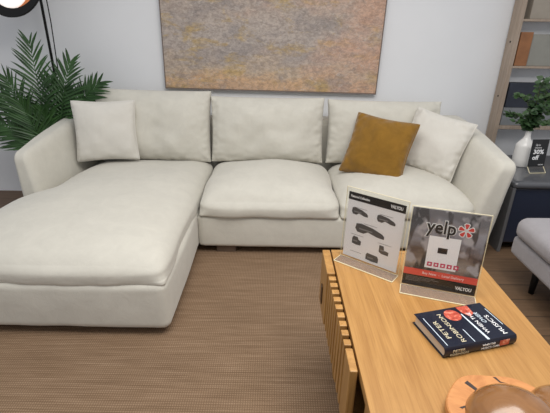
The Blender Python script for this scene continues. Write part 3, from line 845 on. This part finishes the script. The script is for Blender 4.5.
# ------------------------------------------------------------------ palm in the left corner
PX, PY = -1.86, 3.30
palm = thing('potted_palm', 'tall green palm with feathery fronds behind the left arm of the sofa', 'plant', (PX, PY, 0.0))
link('planter', lathe(bmesh.new(), [(0, 0), (0.09, 0), (0.095, 0.01), (0.115, 0.24), (0.118, 0.25), (0.108, 0.25), (0.105, 0.225), (0, 0.225)], 36), M['pot'], palm, True)
link('soil', lathe(bmesh.new(), [(0, 0.227), (0.06, 0.229), (0.104, 0.2255)], 24), M['soil'], palm, True)
def frond(base, tip, sag, nl, ll, seed, stem=0.42):
    """One pinnate frond: arching midrib with paired blades; base/tip relative to the planter."""
    rn = random.Random(seed); bm = bmesh.new()
    base, tip = Vector(base), Vector(tip); K_ = 16
    mid = (base + tip) / 2 + Vector((-(tip - base).x * .18, -(tip - base).y * .1, sag))
    P = [(base * (1 - t) ** 2 + mid * 2 * t * (1 - t) + tip * t * t) for t in [k / K_ for k in range(K_ + 1)]]
    tube(bm, P, [0.006 * (1 - .75 * k / K_) for k in range(K_ + 1)], 5)
    def at(t):
        f = t * K_; i = min(K_ - 1, int(f)); return P[i].lerp(P[i + 1], f - i), (P[i + 1] - P[i]).normalized()
    for k in range(nl):
        t = stem + (1 - stem) * k / (nl - 1) * 0.985
        p, d = at(t); u = (t - stem) / (1 - stem)
        L_ = 1.12 * ll * (0.62 + .75 * math.sin(PI * (0.15 + .72 * u))) * (1.0 - .35 * u)
        view = Vector((rn.uniform(-.15, .15), -1, 0.35)).normalized()
        side = d.cross(view).normalized()
        for s in (-1, 1):
            spread = 1.05 - 0.62 * u
            dirn = (side * s * math.sin(spread) + d * math.cos(spread) + view * rn.uniform(-.05, .32)).normalized()
            l = L_ * rn.uniform(.88, 1.08); w = 0.0085 * rn.uniform(.85, 1.2)
            droop = Vector((0, 0, -1)) * l * rn.uniform(.08, .22)
            ws = dirn.cross(view); ws = (ws.normalized() if ws.length > 1e-3 else side) * w
            prev = None
            for q, (f, wf) in enumerate(((0, .35), (.18, .95), (.5, 1.0), (.8, .6), (1, .04))):
                c = p + dirn * l * f + droop * f * f
                fold = view * w * .35 * wf
                cur = [bm.verts.new(c + ws * wf - fold * 0), bm.verts.new(c - fold), bm.verts.new(c - ws * wf)]
                if prev:
                    for z in range(2): bm.faces.new((prev[z], prev[z + 1], cur[z + 1], cur[z]))
                prev = cur
    return link('frond', bm, M['palm'], palm)
fronds = [
    ((0.01, 0.0, .225), (0.01, 0.00, 1.36), 0.02, 19, 0.20, 1, .46),
    ((-.01, 0.0, .225), (-0.21, -.02, 1.10), 0.10, 18, 0.20, 2, .44),
    ((0.02, -.01, .225), (0.27, 0.04, 1.22), 0.10, 18, 0.19, 3, .48),
    ((0.02, 0.01, .225), (0.46, 0.06, 1.07), 0.22, 18, 0.17, 4, .50),
    ((-.02, 0.0, .225), (-0.33, 0.03, 0.97), 0.16, 18, 0.19, 5, .42),
    ((-.02, -.02, .225), (-0.38, -.05, 0.78), 0.22, 18, 0.19, 6, .40),
    ((0.0, 0.02, .225), (0.16, 0.10, 1.02), 0.10, 18, 0.19, 7, .46),
    ((0.0, -.02, .225), (-0.11, -.08, 0.92), 0.10, 18, 0.19, 8, .42),
    ((0.02, 0.02, .225), (0.36, 0.12, 0.98), 0.22, 18, 0.16, 9, .52),
    ((0.0, 0.02, .225), (0.06, 0.10, 1.08), 0.06, 18, 0.19, 10, .44),
    ((-.02, 0.02, .225), (-0.32, 0.12, 0.66), 0.20, 18, 0.18, 11, .40),
    ((0.01, -.02, .225), (0.05, -.06, 0.86), 0.08, 18, 0.17, 12, .48),
    ((-.01, 0.02, .225), (-0.22, 0.16, 0.84), 0.14, 18, 0.18, 13, .40),
    ((0.01, 0.02, .225), (0.20, 0.18, 0.92), 0.16, 18, 0.15, 14, .55),
    ((0.01, 0.01, .225), (-0.10, 0.06, 0.70), 0.10, 18, 0.18, 15, .38),
    ((0.0, 0.0, .225), (-0.02, 0.12, 0.78), 0.06, 18, 0.17, 16, .42),
]
for a in fronds: frond(*a)

# ------------------------------------------------------------------ floor lamp with black dish shade
lamp = thing('floor_lamp', 'black floor lamp with a round dish shade, behind the palm in the left corner', 'lamp', (-1.84, 3.56, 0))
link('base', lathe(bmesh.new(), [(0, 0), (0.13, 0), (0.13, 0.018), (0.12, 0.024), (0.02, 0.03), (0, 0.03)], 32), M['black'], lamp, True)
link('pole', tube(bmesh.new(), [(0, 0, 0.028), (0, 0, 2.0), (-.02, -.01, 2.10), (-.04, -.05, 2.16), (-.065, -.10, 2.12), (-.075, -.13, 2.0)], 0.0105, 10), M['black'], lamp, True)
link('cord', tube(bmesh.new(), [(0.02, .05, 0.012), (0.015, 0.02, 0.35), (0.022, -.01, 0.8), (0.040, -.012, 1.15), (0.055, -.014, 1.5), (0.050, -.012, 1.85), (0.0, -.011, 2.05)], 0.0045, 6), M['black'], lamp, True)
shd = bmesh.new()
lathe(shd, [(0.0, 0.10), (0.10, 0.095), (0.19, 0.065), (0.232, 0.02), (0.240, 0.0), (0.236, -0.003)], 56)
rim = bmesh.new(); NR = 56
ro = [rim.verts.new((0.238 * math.cos(2 * PI * k / NR), 0.238 * math.sin(2 * PI * k / NR), -0.003)) for k in range(NR)]
ri = [rim.verts.new((-0.006 + 0.196 * math.cos(2 * PI * k / NR), 0.022 + 0.196 * math.sin(2 * PI * k / NR), 0.0)) for k in range(NR)]
for k in range(NR): rim.faces.new((ro[k], ri[k], ri[(k + 1) % NR], ro[(k + 1) % NR]))
SM = Matrix.Translation((-0.080, -0.20, 1.755)) @ Vector((-0.16, -1.0, 0.36)).to_track_quat('-Z', 'Y').to_matrix().to_4x4()
o = link('shade', shd, M['black'], lamp, True); o.matrix_local = SM
shade = o
link('rim', rim, M['black'], shade)
link('shade_lining', lathe(bmesh.new(), [(0.225, 0.006), (0.205, 0.04), (0.172, 0.068), (0.10, 0.088), (0, 0.09)], 48), M['copper'], shade, True)
link('diffuser', lathe(bmesh.new(), [(0, 0.010), (0.10, 0.013), (0.135, 0.022), (0.150, 0.038), (0.145, 0.050), (0, 0.060)], 48, (0.055, -0.018, 0)), M['glow'], shade, True)
link('hinge', tube(bmesh.new(), [(-.075, -.13, 2.02), (-.08, -.11, 1.92), (-.08, -.10, 1.84)], 0.012, 8), M['black'], lamp, True)

# ------------------------------------------------------------------ light
def area(name, loc, size, power, color, rot=(0, 0, 0)):
    l = bpy.data.lights.new(name, 'AREA'); l.shape = 'RECTANGLE'; l.size, l.size_y = size; l.energy = power; l.color = color
    o = bpy.data.objects.new(name, l); COL.objects.link(o); o.location = loc; o.rotation_euler = rot
    return o
area('ceiling_panel_light', (0.3, 1.15, 2.95), (2.4, 1.5), 72, (1.0, 0.965, 0.92))
area('ceiling_panel_light', (0.9, 0.7, 2.95), (0.5, 0.5), 16, (1.0, 0.95, 0.88))
w = bpy.data.worlds.new('showroom_ambient'); SC.world = w; w.use_nodes = True
bg = w.node_tree.nodes['Background']; bg.inputs[0].default_value = (0.93, 0.955, 1.0, 1); bg.inputs[1].default_value = 0.53

# ------------------------------------------------------------------ camera
cam = bpy.data.cameras.new('camera'); co = bpy.data.objects.new('camera', cam); COL.objects.link(co)
cam.sensor_width = 36; cam.lens = 413 / 550 * 36
co.matrix_world = Matrix.Translation((0, 0, 1.5)) @ Matrix.Rotation(R(90 - 23.6), 4, 'X') @ Matrix.Rotation(R(0.9), 4, 'Z')
cam.clip_start = 0.05
SC.camera = co
vs = SC.view_settings
vs.view_transform = 'Standard'; vs.look = 'None'; vs.gamma = 1; vs.use_curve_mapping = False; vs.exposure = 0.0
